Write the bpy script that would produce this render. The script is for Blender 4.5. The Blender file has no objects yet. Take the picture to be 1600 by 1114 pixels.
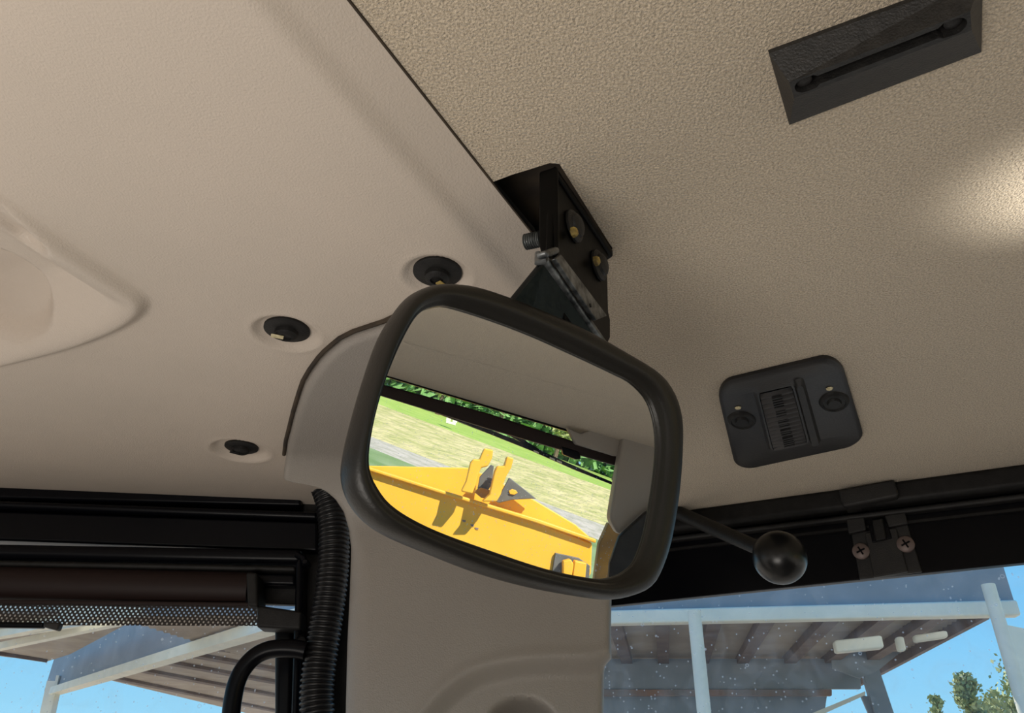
import bpy, bmesh, math, random
from mathutils import Vector, noise
from mathutils.geometry import delaunay_2d_cdt
random.seed(7)
SC = bpy.context.scene
COL = SC.collection
V = Vector
# ------------------------------------------------------------------ camera
FPX, PITCH, ROLL = 1155.0, math.radians(30), math.radians(1.4)
CAM = V((0, 0, 2.2))
fwd = V((0, math.cos(PITCH), math.sin(PITCH)))
r0 = V((1, 0, 0)); u0 = r0.cross(fwd)
right = math.cos(ROLL) * r0 + math.sin(ROLL) * u0
upv = math.cos(ROLL) * u0 - math.sin(ROLL) * r0
cd = bpy.data.cameras.new('camera')
cd.sensor_width = 36.0; cd.lens = 36.0 * FPX / 1600.0; cd.clip_start = 0.01; cd.clip_end = 500
cam = bpy.data.objects.new('camera', cd); COL.objects.link(cam)
from mathutils import Matrix
m = Matrix((right, upv, -fwd)).transposed().to_4x4(); m.translation = CAM
cam.matrix_world = m
SC.camera = cam
# ------------------------------------------------------------------ world, sun, exposure
SC.view_settings.view_transform = 'Standard'
SC.view_settings.look = 'None'
SC.view_settings.gamma = 1.0
SC.view_settings.use_curve_mapping = False
SC.view_settings.exposure = 0.0
w = bpy.data.worlds.new('sky'); SC.world = w; w.use_nodes = True
nt = w.node_tree; nt.nodes.clear()
tc = nt.nodes.new('ShaderNodeTexCoord'); sx = nt.nodes.new('ShaderNodeSeparateXYZ')
rp = nt.nodes.new('ShaderNodeValToRGB'); bg = nt.nodes.new('ShaderNodeBackground'); wo = nt.nodes.new('ShaderNodeOutputWorld')
rp.color_ramp.elements[0].position = 0.0; rp.color_ramp.elements[0].color = (0.42, 0.80, 1.0, 1)
rp.color_ramp.elements[1].position = 0.6; rp.color_ramp.elements[1].color = (0.08, 0.28, 0.68, 1)
e = rp.color_ramp.elements.new(0.16); e.color = (0.23, 0.63, 1.0, 1)
bg.inputs['Strength'].default_value = 1.0
nt.links.new(tc.outputs['Generated'], sx.inputs[0]); nt.links.new(sx.outputs['Z'], rp.inputs[0])
nt.links.new(rp.outputs[0], bg.inputs[0]); nt.links.new(bg.outputs[0], wo.inputs[0])
sd = bpy.data.lights.new('sun', 'SUN'); sd.energy = 6.5; sd.angle = math.radians(0.6); sd.color = (1.0, 0.93, 0.82)
sun = bpy.data.objects.new('sun', sd); COL.objects.link(sun)
SUN_AZ, SUN_EL = math.radians(-30), math.radians(48)
sdir = V((math.sin(SUN_AZ) * math.cos(SUN_EL), math.cos(SUN_AZ) * math.cos(SUN_EL), math.sin(SUN_EL)))
sun.rotation_euler = sdir.to_track_quat('Z', 'Y').to_euler()

# added fill light: unseen area lamp shining up from below and behind the camera
def area(name, loc, target, sx, sy, power, col):
    l = bpy.data.lights.new(name, 'AREA'); l.shape = 'RECTANGLE'; l.size = sx; l.size_y = sy; l.energy = power; l.color = col
    o = bpy.data.objects.new(name, l); COL.objects.link(o); o.location = loc
    o.rotation_euler = (V(target) - V(loc)).to_track_quat('-Z', 'Y').to_euler(); return o
area('ceiling_fill_light', (-0.36, -0.22, 1.88), (-0.36, -0.10, 2.5), 0.55, 0.45, 5.2, (1.0, 0.93, 0.85))
gl_ = bpy.data.lights.new('felt_patch_spot', 'SPOT'); gl_.energy = 45.0; gl_.spot_size = math.radians(11); gl_.spot_blend = 1.0; gl_.shadow_soft_size = 0.02; gl_.color = (1.0, 0.96, 0.88)  # added unseen spot lamp, throws the bright patch onto the felt
glo = bpy.data.objects.new('felt_patch_spot', gl_); COL.objects.link(glo); glo.location = (0.75, 0.15, 2.10)
glo.rotation_euler = (V((0.335, 0.300, 2.5)) - V(glo.location)).to_track_quat('-Z', 'Y').to_euler()

# ------------------------------------------------------------------ geometry helpers
T29 = math.radians(29)
AX = V((math.sin(T29), math.cos(T29), 0)); BX = V((math.cos(T29), -math.sin(T29), 0)); ZX = V((0, 0, 1))
H = 0.30                                   # headliner height above the camera
def W(a, b, z): return CAM + AX * a + BX * b + ZX * z      # cab axes -> world (z above camera)
def ray(px, py): return (fwd + right * ((px - 800) / FPX) + upv * ((557 - py) / FPX)).normalized()
def hitp(px, py, p0, n):                   # ray with any plane
    d = ray(px, py); return CAM + d * ((p0 - CAM).dot(n) / d.dot(n))
def cz(px, py, z=H): return hitp(px, py, CAM + ZX * z, ZX)
def pa(px, py, a): return hitp(px, py, W(a, 0, 0), AX)
def pb(px, py, b): return hitp(px, py, W(0, b, 0), BX)
TL = math.radians(-3)
NL = V((math.sin(TL), math.cos(TL), 0)); DL = V((math.cos(TL), -math.sin(TL), 0))
L0 = CAM + V((-0.449, 0.826, 0))
def pl(px, py, off=0.0): return hitp(px, py, L0 - NL * off, NL)      # left door wall, off = towards the cab
def ab(p): q = p - CAM; return q.dot(AX), q.dot(BX)
# mirror plane: found from the tilt of what it shows
cM = ray(790, 690)
iu = (upv - cM * upv.dot(cM)).normalized(); ir = cM.cross(iu)
_e, _t = math.radians(2.6), math.radians(15)
upp = cM * math.sin(_e) + (iu * math.cos(_t) + ir * math.sin(_t)) * math.cos(_e)
NM = (ZX - upp).normalized()
if NM.dot(cM) > 0: NM = -NM
M0 = CAM + cM * 0.33
def pm(px, py, off=0.0): return hitp(px, py, M0 + NM * off, NM)
def rb(px, py, b):                         # what the mirror shows at a pixel, on the plane b
    d = ray(px, py); p = pm(px, py); r = d - 2 * d.dot(NM) * NM
    return p + r * ((b - (p - CAM).dot(BX)) / r.dot(BX))
def rz(px, py, z):
    d = ray(px, py); p = pm(px, py); r = d - 2 * d.dot(NM) * NM
    return p + r * ((z - (p - CAM).z) / r.z)

def mesh(name, vs, fs, mat, parent=None, smooth=False, auto=False):
    me = bpy.data.meshes.new(name); me.from_pydata([tuple(v) for v in vs], [], fs); me.update()
    me.materials.append(mat)
    o = bpy.data.objects.new(name, me); COL.objects.link(o)
    bm = bmesh.new(); bm.from_mesh(me); bmesh.ops.recalc_face_normals(bm, faces=bm.faces); bm.to_mesh(me); bm.free()
    if smooth:
        for p in me.polygons: p.use_smooth = True
        if auto: me.set_sharp_from_angle(angle=math.radians(35))
    if parent is not None:
        o.parent = parent; o.location = root_off(parent)
    return o
def wpos(o):
    p = V(o.location)
    while o.parent: o = o.parent; p += V(o.location)
    return p
def root_off(parent): return -wpos(parent)
def tag(o, label=None, cat=None, group=None, kind=None):
    if label: o['label'] = label
    if cat: o['category'] = cat
    if group: o['group'] = group
    if kind: o['kind'] = kind
    return o
def empty(name, loc, label, cat, group=None):
    o = bpy.data.objects.new(name, None); o.location = loc; o.empty_display_size = 0.02; COL.objects.link(o)
    return tag(o, label, cat, group)
class MB:
    def __init__(s): s.v = []; s.f = []
    def add(s, vs, fs):
        n = len(s.v); s.v += [V(x) for x in vs]; s.f += [tuple(i + n for i in f) for f in fs]; return s
    def prism(s, poly, d):                 # polygon (world points) extruded by vector d
        n = len(poly); vs = [V(p) for p in poly] + [V(p) + d for p in poly]
        fs = [tuple(range(n))[::-1], tuple(range(n, 2 * n))] + [(i, (i + 1) % n, n + (i + 1) % n, n + i) for i in range(n)]
        return s.add(vs, fs)
    def bar(s, p, q, wv, hv):              # box from p to q, half-extent vectors wv, hv
        p = V(p); q = V(q)
        return s.prism([p - wv - hv, p + wv - hv, p + wv + hv, p - wv + hv], q - p)
    def tube(s, pts, rad, seg=16, caps=True):
        pts = [V(p) for p in pts]; n = len(pts)
        rads = rad if isinstance(rad, (list, tuple)) else [rad] * n
        ref = None; vs = []; fs = []
        for i, p in enumerate(pts):
            t = (pts[min(i + 1, n - 1)] - pts[max(i - 1, 0)]).normalized()
            if ref is None: ref = t.orthogonal().normalized()
            ref = (ref - t * ref.dot(t)).normalized(); o2 = t.cross(ref)
            for k in range(seg):
                an = 2 * math.pi * k / seg
                vs.append(p + (ref * math.cos(an) + o2 * math.sin(an)) * rads[i])
        for i in range(n - 1):
            for k in range(seg):
                k2 = (k + 1) % seg
                fs.append((i * seg + k, i * seg + k2, (i + 1) * seg + k2, (i + 1) * seg + k))
        if caps: fs += [tuple(range(seg))[::-1], tuple(range((n - 1) * seg, n * seg))]
        return s.add(vs, fs)
    def lathe(s, c, ax, prof, seg=28, ref=None):   # prof = [(radius, height along ax)]
        ax = V(ax).normalized(); rf = ax.orthogonal().normalized() if ref is None else V(ref).normalized(); o2 = ax.cross(rf)
        vs = []; fs = []
        for (r, h) in prof:
            for k in range(seg):
                an = 2 * math.pi * k / seg
                vs.append(V(c) + ax * h + (rf * math.cos(an) + o2 * math.sin(an)) * max(r, 1e-5))
        for i in range(len(prof) - 1):
            for k in range(seg):
                k2 = (k + 1) % seg
                fs.append((i * seg + k, i * seg + k2, (i + 1) * seg + k2, (i + 1) * seg + k))
        fs += [tuple(range(seg))[::-1], tuple(range((len(prof) - 1) * seg, len(prof) * seg))]
        return s.add(vs, fs)
    def build(s, name, mat, parent=None, smooth=False, bevel=0, seg=2):
        o = mesh(name, s.v, s.f, mat, parent, smooth, auto=True)
        if bevel:
            b = o.modifiers.new('bevel', 'BEVEL'); b.width = bevel; b.segments = seg; b.limit_method = 'ANGLE'; b.angle_limit = math.radians(40)
            for p in o.data.polygons: p.use_smooth = True
            wn = o.modifiers.new('wn', 'WEIGHTED_NORMAL'); wn.keep_sharp = True
        return o
def catmull(P, sub=8, closed=True):
    out = []; n = len(P)
    rng = range(n) if closed else range(n - 1)
    for i in rng:
        if closed: p0, p1, p2, p3 = P[(i - 1) % n], P[i], P[(i + 1) % n], P[(i + 2) % n]
        else: p0, p1, p2, p3 = P[max(i - 1, 0)], P[i], P[i + 1], P[min(i + 2, n - 1)]
        for k in range(sub):
            t = k / sub
            out.append(0.5 * ((2 * p1) + (p2 - p0) * t + (2 * p0 - 5 * p1 + 4 * p2 - p3) * t * t + (3 * p1 - p0 - 3 * p2 + p3) * t ** 3))
    if not closed: out.append(P[-1])
    return out
def sstep(x, a, b):
    t = max(0.0, min(1.0, (x - a) / (b - a))); return t * t * (3 - 2 * t)
def interp(x, tab):
    if x <= tab[0][0]: return tab[0][1]
    for (x0, y0), (x1, y1) in zip(tab, tab[1:]):
        if x <= x1: return y0 + (y1 - y0) * (x - x0) / (x1 - x0)
    return tab[-1][1]

# ------------------------------------------------------------------ materials
def mat(name, col, rough=0.5, col2=None, nscale=50, bump=0.0, bscale=500, metal=0.0, detail=3, spec=0.5, bdist=0.001, sheen=0, coat=0, ramp=(0.35, 0.65)):
    m = bpy.data.materials.new(name); m.use_nodes = True; t = m.node_tree; b = t.nodes['Principled BSDF']
    b.inputs['Base Color'].default_value = (*col, 1); b.inputs['Roughness'].default_value = rough
    b.inputs['Metallic'].default_value = metal; b.inputs['Specular IOR Level'].default_value = spec
    if sheen: b.inputs['Sheen Weight'].default_value = sheen; b.inputs['Sheen Roughness'].default_value = 0.5
    if coat: b.inputs['Coat Weight'].default_value = coat
    g = t.nodes.new('ShaderNodeTexCoord')
    if col2:
        n = t.nodes.new('ShaderNodeTexNoise'); n.inputs['Scale'].default_value = nscale; n.inputs['Detail'].default_value = detail
        r = t.nodes.new('ShaderNodeValToRGB'); r.color_ramp.elements[0].color = (*col, 1); r.color_ramp.elements[1].color = (*col2, 1)
        r.color_ramp.elements[0].position = ramp[0]; r.color_ramp.elements[1].position = ramp[1]
        t.links.new(g.outputs['Object'], n.inputs['Vector']); t.links.new(n.outputs[0], r.inputs[0]); t.links.new(r.outputs[0], b.inputs['Base Color'])
    if bump:
        n = t.nodes.new('ShaderNodeTexNoise'); n.inputs['Scale'].default_value = bscale; n.inputs['Detail'].default_value = 2
        bp = t.nodes.new('ShaderNodeBump'); bp.inputs['Strength'].default_value = bump; bp.inputs['Distance'].default_value = bdist
        t.links.new(g.outputs['Object'], n.inputs['Vector']); t.links.new(n.outputs[0], bp.inputs['Height']); t.links.new(bp.outputs[0], b.inputs['Normal'])
    return m
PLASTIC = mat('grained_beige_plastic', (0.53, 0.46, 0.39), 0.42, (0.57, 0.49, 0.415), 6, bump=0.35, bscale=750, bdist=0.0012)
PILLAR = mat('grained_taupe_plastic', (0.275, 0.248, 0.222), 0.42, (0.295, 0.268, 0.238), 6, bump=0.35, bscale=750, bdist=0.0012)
FELT = mat('felt_headliner', (0.36, 0.295, 0.21), 0.85, (0.63, 0.53, 0.40), 800, bump=0.9, bscale=700, bdist=0.0022, sheen=0.3, detail=4)
BLACK = mat('black_paint', (0.0022, 0.0024, 0.004), 0.3, bump=0.1, bscale=120, spec=.15)
BLACKM = mat('matt_black', (0.006, 0.0055, 0.0055), 0.55, (0.011, 0.0105, 0.010), 90, bump=0.25, bscale=600, spec=.3)
GREYBLK = mat('grey_black_plastic', (0.014, 0.0135, 0.014), 0.5, (0.022, 0.021, 0.020), 40, bump=0.3, bscale=900, spec=.35)
RUBBER = mat('black_rubber_bezel', (0.010, 0.0088, 0.007), 0.42, bump=0.12, bscale=900, spec=.4)
BROWNBLK = mat('dark_brown_plastic', (0.016, 0.008, 0.007), 0.55, spec=.25)
RECESS = mat('brown_gap_shade', (0.05, 0.033, 0.018), 0.8, (0.02, 0.013, 0.008), 40)  # dark brown with the shade of seams and bracket pocket put in
YELLOWTAG = mat('yellow_paint_mark', (0.50, 0.36, 0.09), 0.6, (0.16, 0.11, 0.03), 260)
CREAM = mat('cream_paint_mark', (0.72, 0.64, 0.42), 0.6, (0.45, 0.38, 0.2), 300)
STEEL = mat('worn_steel_and_highlight', (0.22, 0.23, 0.23), 0.35, (0.04, 0.045, 0.048), 160, bump=0.3, bscale=300, metal=0.6)  # bolt and bar steel; on the arm fold a painted gloss highlight
BRKT = mat('bracket_black', (0.0022, 0.0022, 0.0022), 0.4, bump=0.1, bscale=150, spec=.1)
SCREW = mat('zinc_screw', (0.16, 0.12, 0.11), 0.45, metal=0.3)
WHITE = mat('white_paint', (0.90, 0.87, 0.74), 0.5, (0.80, 0.79, 0.67), 3)
WEB = mat('shaded_web_steel', (0.23, 0.27, 0.31), 0.6, (0.28, 0.32, 0.37), 2)  # blue-grey holds the beam webs' shade and sky reflection, with dust
SHEET = mat('roof_sheet', (0.42, 0.35, 0.28), 0.7, (0.32, 0.26, 0.21), 2)
PURLIN = mat('purlin', (0.10, 0.062, 0.05), 0.7, (0.15, 0.10, 0.08), 4)
RUST = mat('rusty_rail', (0.30, 0.16, 0.10), 0.8, (0.24, 0.22, 0.22), 3)
YEL = mat('yellow_machine_paint', (0.95, 0.52, 0.05), 0.45, (0.92, 0.46, 0.03), 2.5, bump=0.1, bscale=12)
YELD = mat('scuffed_yellow', (0.62, 0.30, 0.03), 0.6, (0.34, 0.18, 0.05), 12)
GREYM = mat('grey_machine_paint', (0.11, 0.115, 0.11), 0.5, (0.16, 0.16, 0.15), 10)
GRAVEL = mat('pale_gravel', (0.50, 0.42, 0.325), 0.9, (0.40, 0.335, 0.26), 1.3, detail=6)
LAWN = mat('lawn_grass', (0.28, 0.42, 0.06), 0.9, (0.38, 0.50, 0.10), 0.8)
ROUGHG = mat('dry_grass', (0.64, 0.55, 0.28), 0.95, (0.40, 0.40, 0.14), 1.1, detail=6, bump=0.8, bscale=3, bdist=0.3)
STONY = mat('stony_edge', (0.52, 0.47, 0.40), 0.95, (0.36, 0.34, 0.26), 2.5, detail=6)
DITCH = mat('ditch_grass', (0.16, 0.25, 0.08), 0.9, (0.26, 0.34, 0.16), 0.5)
TRUNK = mat('bark', (0.12, 0.08, 0.05), 0.9, (0.2, 0.15, 0.1), 8)
def leafmat(name, c1, c2):
    m = mat(name, c1, 0.7, c2, 1.5, ramp=(0.3, 0.7)); return m
LEAF = leafmat('dark_green_leaves', (0.10, 0.24, 0.06), (0.22, 0.42, 0.14))
LEAF2 = leafmat('olive_leaves', (0.30, 0.34, 0.12), (0.42, 0.46, 0.20))
# silvered glass
MIRR = bpy.data.materials.new('silvered_glass'); MIRR.use_nodes = True
b = MIRR.node_tree.nodes['Principled BSDF']; b.inputs['Metallic'].default_value = 1; b.inputs['Roughness'].default_value = 0.0
b.inputs['Base Color'].default_value = (0.93, 0.93, 0.90, 1)
# dusty window glass
def glassmat(name, haze, tint):
    m = bpy.data.materials.new(name); m.use_nodes = True; t = m.node_tree; t.nodes.clear()
    out = t.nodes.new('ShaderNodeOutputMaterial'); tr = t.nodes.new('ShaderNodeBsdfTransparent'); tr.inputs[0].default_value = (*tint, 1)
    gl = t.nodes.new('ShaderNodeBsdfGlossy'); gl.inputs['Roughness'].default_value = 0.02
    fr = t.nodes.new('ShaderNodeFresnel'); fr.inputs[0].default_value = 1.45
    df = t.nodes.new('ShaderNodeBsdfTranslucent'); df.inputs[0].default_value = (0.82, 0.87, 0.92, 1)
    g = t.nodes.new('ShaderNodeTexCoord')
    n1 = t.nodes.new('ShaderNodeTexNoise'); n1.inputs['Scale'].default_value = 22; n1.inputs['Detail'].default_value = 6; n1.inputs['Distortion'].default_value = 1.5
    vo = t.nodes.new('ShaderNodeTexVoronoi'); vo.inputs['Scale'].default_value = 75
    vs = t.nodes.new('ShaderNodeTexVoronoi'); vs.inputs['Scale'].default_value = 260
    mr = t.nodes.new('ShaderNodeMapRange'); mr.inputs[1].default_value = 0.45; mr.inputs[2].default_value = 0.75; mr.inputs[3].default_value = haze * 0.6; mr.inputs[4].default_value = haze * 2.2
    def math_(op, a=None, b_=None):
        x = t.nodes.new('ShaderNodeMath'); x.operation = op
        for i, q in enumerate((a, b_)):
            if q is None: continue
            if isinstance(q, (int, float)): x.inputs[i].default_value = q
            else: t.links.new(q, x.inputs[i])
        return x.outputs[0]
    for q in (n1, vo, vs): t.links.new(g.outputs['Object'], q.inputs['Vector'])
    t.links.new(n1.outputs[0], mr.inputs[0])
    sepc = t.nodes.new('ShaderNodeSeparateColor'); t.links.new(vo.outputs['Color'], sepc.inputs[0])
    ring = math_('MULTIPLY', math_('LESS_THAN', math_('ABSOLUTE', math_('SUBTRACT', vo.outputs['Distance'], 0.13)), 0.03), math_('GREATER_THAN', sepc.outputs[0], 0.86))
    sepd = t.nodes.new('ShaderNodeSeparateColor'); t.links.new(vs.outputs['Color'], sepd.inputs[0])
    dots = math_('MULTIPLY', math_('LESS_THAN', vs.outputs['Distance'], 0.25), math_('GREATER_THAN', sepd.outputs[0], 0.84))
    sp = math_('MULTIPLY', math_('MAXIMUM', ring, dots), 0.42)
    fac = math_('MINIMUM', math_('ADD', mr.outputs[0], sp), 1.0)
    m1 = t.nodes.new('ShaderNodeMixShader'); m2 = t.nodes.new('ShaderNodeMixShader')
    t.links.new(fac, m1.inputs[0]); t.links.new(tr.outputs[0], m1.inputs[1]); t.links.new(df.outputs[0], m1.inputs[2])
    frm = math_('MULTIPLY', fr.outputs[0], 0.6)
    t.links.new(frm, m2.inputs[0]); t.links.new(m1.outputs[0], m2.inputs[1]); t.links.new(gl.outputs[0], m2.inputs[2])
    t.links.new(m2.outputs[0], out.inputs[0]); return m
GLASS = glassmat('dusty_glass', 0.075, (0.93, 0.96, 0.97))
GLASSF = glassmat('clean_windshield_glass', 0.01, (0.97, 0.98, 0.97))
# perforated blind fabric
PERF = mat('perforated_fabric', (0.025, 0.018, 0.015), 0.7)
t = PERF.node_tree; b = t.nodes['Principled BSDF']; g = t.nodes.new('ShaderNodeTexCoord'); s3 = t.nodes.new('ShaderNodeSeparateXYZ')
t.links.new(g.outputs['Object'], s3.inputs[0])
def mn(op, a, b_=None):
    x = t.nodes.new('ShaderNodeMath'); x.operation = op
    for i, q in enumerate((a, b_)):
        if q is None: continue
        if isinstance(q, (int, float)): x.inputs[i].default_value = q
        else: t.links.new(q, x.inputs[i])
    return x.outputs[0]
hole = mn('GREATER_THAN', mn('MULTIPLY', mn('SINE', mn('MULTIPLY', s3.outputs[0], math.pi / 0.0025)), mn('SINE', mn('MULTIPLY', s3.outputs[2], math.pi / 0.0029))), 0.42)
alp = mn('SUBTRACT', 1.0, hole); t.links.new(alp, b.inputs['Alpha'])

# ================================================================== GROUND AND LAND
def ground_patch(name, a0, a1, rows, m, label):
    vs = []; fs = []
    n = 24
    for (b_, z) in rows:
        for i in range(n + 1): vs.append(W(a0 + (a1 - a0) * i / n, b_, z))
    for j in range(len(rows) - 1):
        for i in range(n): fs.append((j * (n + 1) + i, j * (n + 1) + i + 1, (j + 1) * (n + 1) + i + 1, (j + 1) * (n + 1) + i))
    return tag(mesh(name, vs, fs, m), label, None, None, 'structure')
g = tag(mesh('floor', [(-120, -160, 0), (160, -160, 0), (160, 160, 0), (-120, 160, 0)], [(0, 1, 2, 3)], GRAVEL), 'pale gravel yard outside below the cab', None, None, 'structure')
def grow(l, r):
    A_, B_ = rb(*l), rb(*r); d_ = B_ - A_
    return [A_ - d_ * 2.2, A_ - d_ * 1.0, A_, A_.lerp(B_, .33), A_.lerp(B_, .66), B_, B_ + d_ * 1.0, B_ + d_ * 2.2]
def land(name, rows, m, label):
    P = [grow(l, r) for l, r in rows]; n = len(P[0]); vs = [q for row in P for q in row]
    fs = [(j * n + i, j * n + i + 1, (j + 1) * n + i + 1, (j + 1) * n + i) for j in range(len(P) - 1) for i in range(n - 1)]
    return tag(mesh(name, vs, fs, m), label, None, None, 'structure')
rD = ((560, 790, 13), (930, 930, 13)); rS0 = ((575, 698, 24), (941, 846, 24)); rS1 = ((579, 682, 27), (941, 820, 27))
rR = ((590, 631, 42), (960, 768, 42)); rL = ((600, 617, 60), (960, 752, 60)); rL2 = ((600, 612, 95), (960, 748, 95))
land('floor_ditch', [rD, rS0], DITCH, 'green ditch grass seen in the mirror below the bank')
land('floor_stony_edge', [rS0, rS1], STONY, 'stony grey edge at the foot of the bank in the mirror')
land('floor_bank', [rS1, rR], ROUGHG, 'bank of coarse dry grass seen in the mirror')
land('floor_lawn', [rR, rL, rL2], LAWN, 'bright green mown lawn above the bank in the mirror')

def tree(loc, h, w_, lm, label, group, nleaf=700, ls=0.35, cone=False, name='leafy_tree'):
    root = empty(name, loc, label, 'tree', group)
    mb = MB(); loc = V(loc)
    mb.tube([loc, loc + V((0.1, 0, h * 0.45)), loc + V((0, 0.05, h * 0.9))], [w_ * 0.07, w_ * 0.05, w_ * 0.012], 8)
    for k in range(7):
        z = h * (0.25 + 0.09 * k); an = random.uniform(0, 6.28); L = w_ * 0.33
        mb.tube([loc + V((0, 0, z)), loc + V((math.cos(an) * L, math.sin(an) * L, z + 0.12 * h))], [w_ * 0.022, w_ * 0.006], 6)
    mb.build('trunk', TRUNK, root)
    vs = []; fs = []
    cl = []
    for k in range(26):
        t_ = random.random(); z = h * (0.22 + 0.78 * t_)
        rr = w_ * 0.5 * ((1 - t_) ** 0.8 if cone else math.sqrt(max(0.05, 1 - (2 * t_ - 0.9) ** 2)) * 0.8)
        an = random.uniform(0, 6.28); q = random.random() ** 0.5
        cl.append((V((math.cos(an) * rr * q, math.sin(an) * rr * q, z)), w_ * (0.10 if cone else 0.17)))
    for k in range(nleaf):
        c, s_ = random.choice(cl)
        p = loc + c + V((random.gauss(0, 1), random.gauss(0, 1), random.gauss(0, 0.8))) * s_ * 0.6
        n_ = V((random.gauss(0, 1), random.gauss(0, 1), random.gauss(0, 1))).normalized(); u_ = n_.orthogonal().normalized(); v_ = n_.cross(u_)
        s2 = ls * random.uniform(0.6, 1.2); i = len(vs)
        vs += [p - u_ * s2, p - v_ * s2 * 0.5, p + u_ * s2, p + v_ * s2 * 0.5]; fs.append((i, i + 1, i + 2, i + 3))
    o = mesh('foliage', vs, fs, lm, root); o['kind'] = 'stuff'
    return root
for i, (kind_, lm_) in enumerate((('dark green leafy tree at the left end of the lawn', LEAF), ('olive leafy tree second from the left behind the lawn', LEAF2), ('dark green leafy tree in the middle behind the lawn', LEAF), ('olive leafy tree right of the middle behind the lawn', LEAF2), ('dark green leafy tree at the right end of the lawn', LEAF))):
    base = rb(590 + i * 92, 617 + i * 92 * .375 - 1, 62)
    tree(base, random.uniform(9, 12), 3.0, lm_, kind_ + ', seen in the mirror', 'trees behind the lawn', 2600, 0.3)
hv = []; hf = []
for i in range(16000):
    t_ = random.uniform(-.35, 1.35); q0_ = rb(590, 617, 80); q1_ = rb(975, 758, 80)
    p = q0_.lerp(q1_, t_) + V((random.uniform(-1.5, 1.5), random.uniform(-1.5, 1.5), random.random() ** .8 * (11 + 3 * noise.noise(V((t_ * 9, 0, 0))))))
    n_ = V((random.gauss(0, 1), random.gauss(0, 1), random.gauss(0, 1))).normalized(); u_ = n_.orthogonal().normalized(); v_ = n_.cross(u_)
    s2 = random.uniform(.4, .9); i_ = len(hv); hv += [p - u_ * s2, p - v_ * s2 * .6, p + u_ * s2, p + v_ * s2 * .6]; hf.append((i_, i_ + 1, i_ + 2, i_ + 3))
tag(mesh('distant_woodland', hv, hf, LEAF), 'dense belt of woodland behind the trees in the mirror', 'woodland', None, 'stuff')

# trees seen through the right window
def outp(px, py, dist):
    d = ray(px, py); hd = math.hypot(d.x, d.y); return CAM + d * (dist / hd)
def outtree(px, top, dist, w_, lm, label, cone, nleaf):
    p = outp(px, top, dist)
    tree((p.x, p.y, 0), p.z, w_, lm, label, None, nleaf * 4, 0.10, cone, 'conifer_tree' if cone else 'leafy_tree')
outtree(1505, 1058, 30, 1.9, LEAF2, 'narrow ragged tree beyond the shed, right of centre in the right window', True, 2600)
outtree(1612, 1042, 27, 3.4, LEAF2, 'bushy olive tree at the right edge behind the white shed column', False, 3600)
outtree(1462, 1092, 34, 1.5, LEAF2, 'low tree top just left of the narrow ragged tree', True, 900)
outtree(1556, 1082, 36, 2.4, LEAF2, 'rounded tree top between the narrow tree and the bushy tree', False, 1800)

# ================================================================== STEEL SHED OUTSIDE
ZB = 1.45                                   # underside of the beams above the camera
shed = empty('steel_shed', outp(1090, 1000, 9) * 1, 'white framed open steel shed with brown roof underside seen through the windows', 'shed')
shed.location.z = 0
def hz(px, py, z): return cz(px, py, z)
UP = ZX
def ibeam(p, q, fw, dep, tf=0.05):
    d = (q - p).normalized(); s_ = d.cross(UP).normalized()
    fl = MB(); fl.bar(p, q, s_ * fw / 2, UP * tf / 2)
    o = fl.build('beam_flange', WHITE, shed)
    wb = MB(); wb.bar(p + UP * (dep / 2 + tf / 2), q + UP * (dep / 2 + tf / 2), s_ * 0.02, UP * dep / 2)
    wb.build('beam_web', WEB, shed)
# right side main beam
pR0 = hz(880, 979, ZB); pR1 = hz(1588, 964, ZB)
d_ = (pR1 - pR0).normalized(); s_ = d_.cross(UP).normalized()
MB().prism([pR0 - UP * 0.01, pR1 - UP * 0.01, pR1 + UP * 0.13, pR0 + UP * 0.13], s_ * 0.14).build('beam_flange', WHITE, shed, bevel=0.02)
MB().prism([pR0 + UP * 0.13 + s_ * .02, pR1 + UP * 0.13 + s_ * .02, pR1 + UP * 1.1 + s_ * .02, pR0 + UP * 1.1 + s_ * .02], s_ * 0.04).build('beam_web', WEB, shed)
def post(px, py, dist, wid, ztop, name='post', m_=None):
    p = outp(px, py, dist); q = V((p.x, p.y, ztop)); b0_ = V((p.x, p.y, 0))
    MB().tube([b0_, q], wid / 2, 14).build(name, m_ or WHITE, shed, smooth=True)
dR = math.hypot(*(hz(1085, 960, ZB) - CAM).xy)
post(1085, 960, dR - 0.15, 0.125, CAM.z + ZB - 0.0)
dR2 = math.hypot(*(hz(1560, 955, ZB) - CAM).xy)
post(1556, 955, dR2 - 0.2, 0.115, CAM.z + ZB + 0.2)
# white wall panel right of the right column
pw0 = outp(1566, 1000, dR2); pw1 = outp(1680, 1000, dR2 + 1.2)
MB().prism([V((pw0.x, pw0.y, 0)), V((pw1.x, pw1.y, 0)), V((pw1.x, pw1.y, CAM.z + ZB - 0.12)), V((pw0.x, pw0.y, CAM.z + ZB - 0.12))], s_ * 0.08).build('wall_panel', WHITE, shed)
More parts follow.
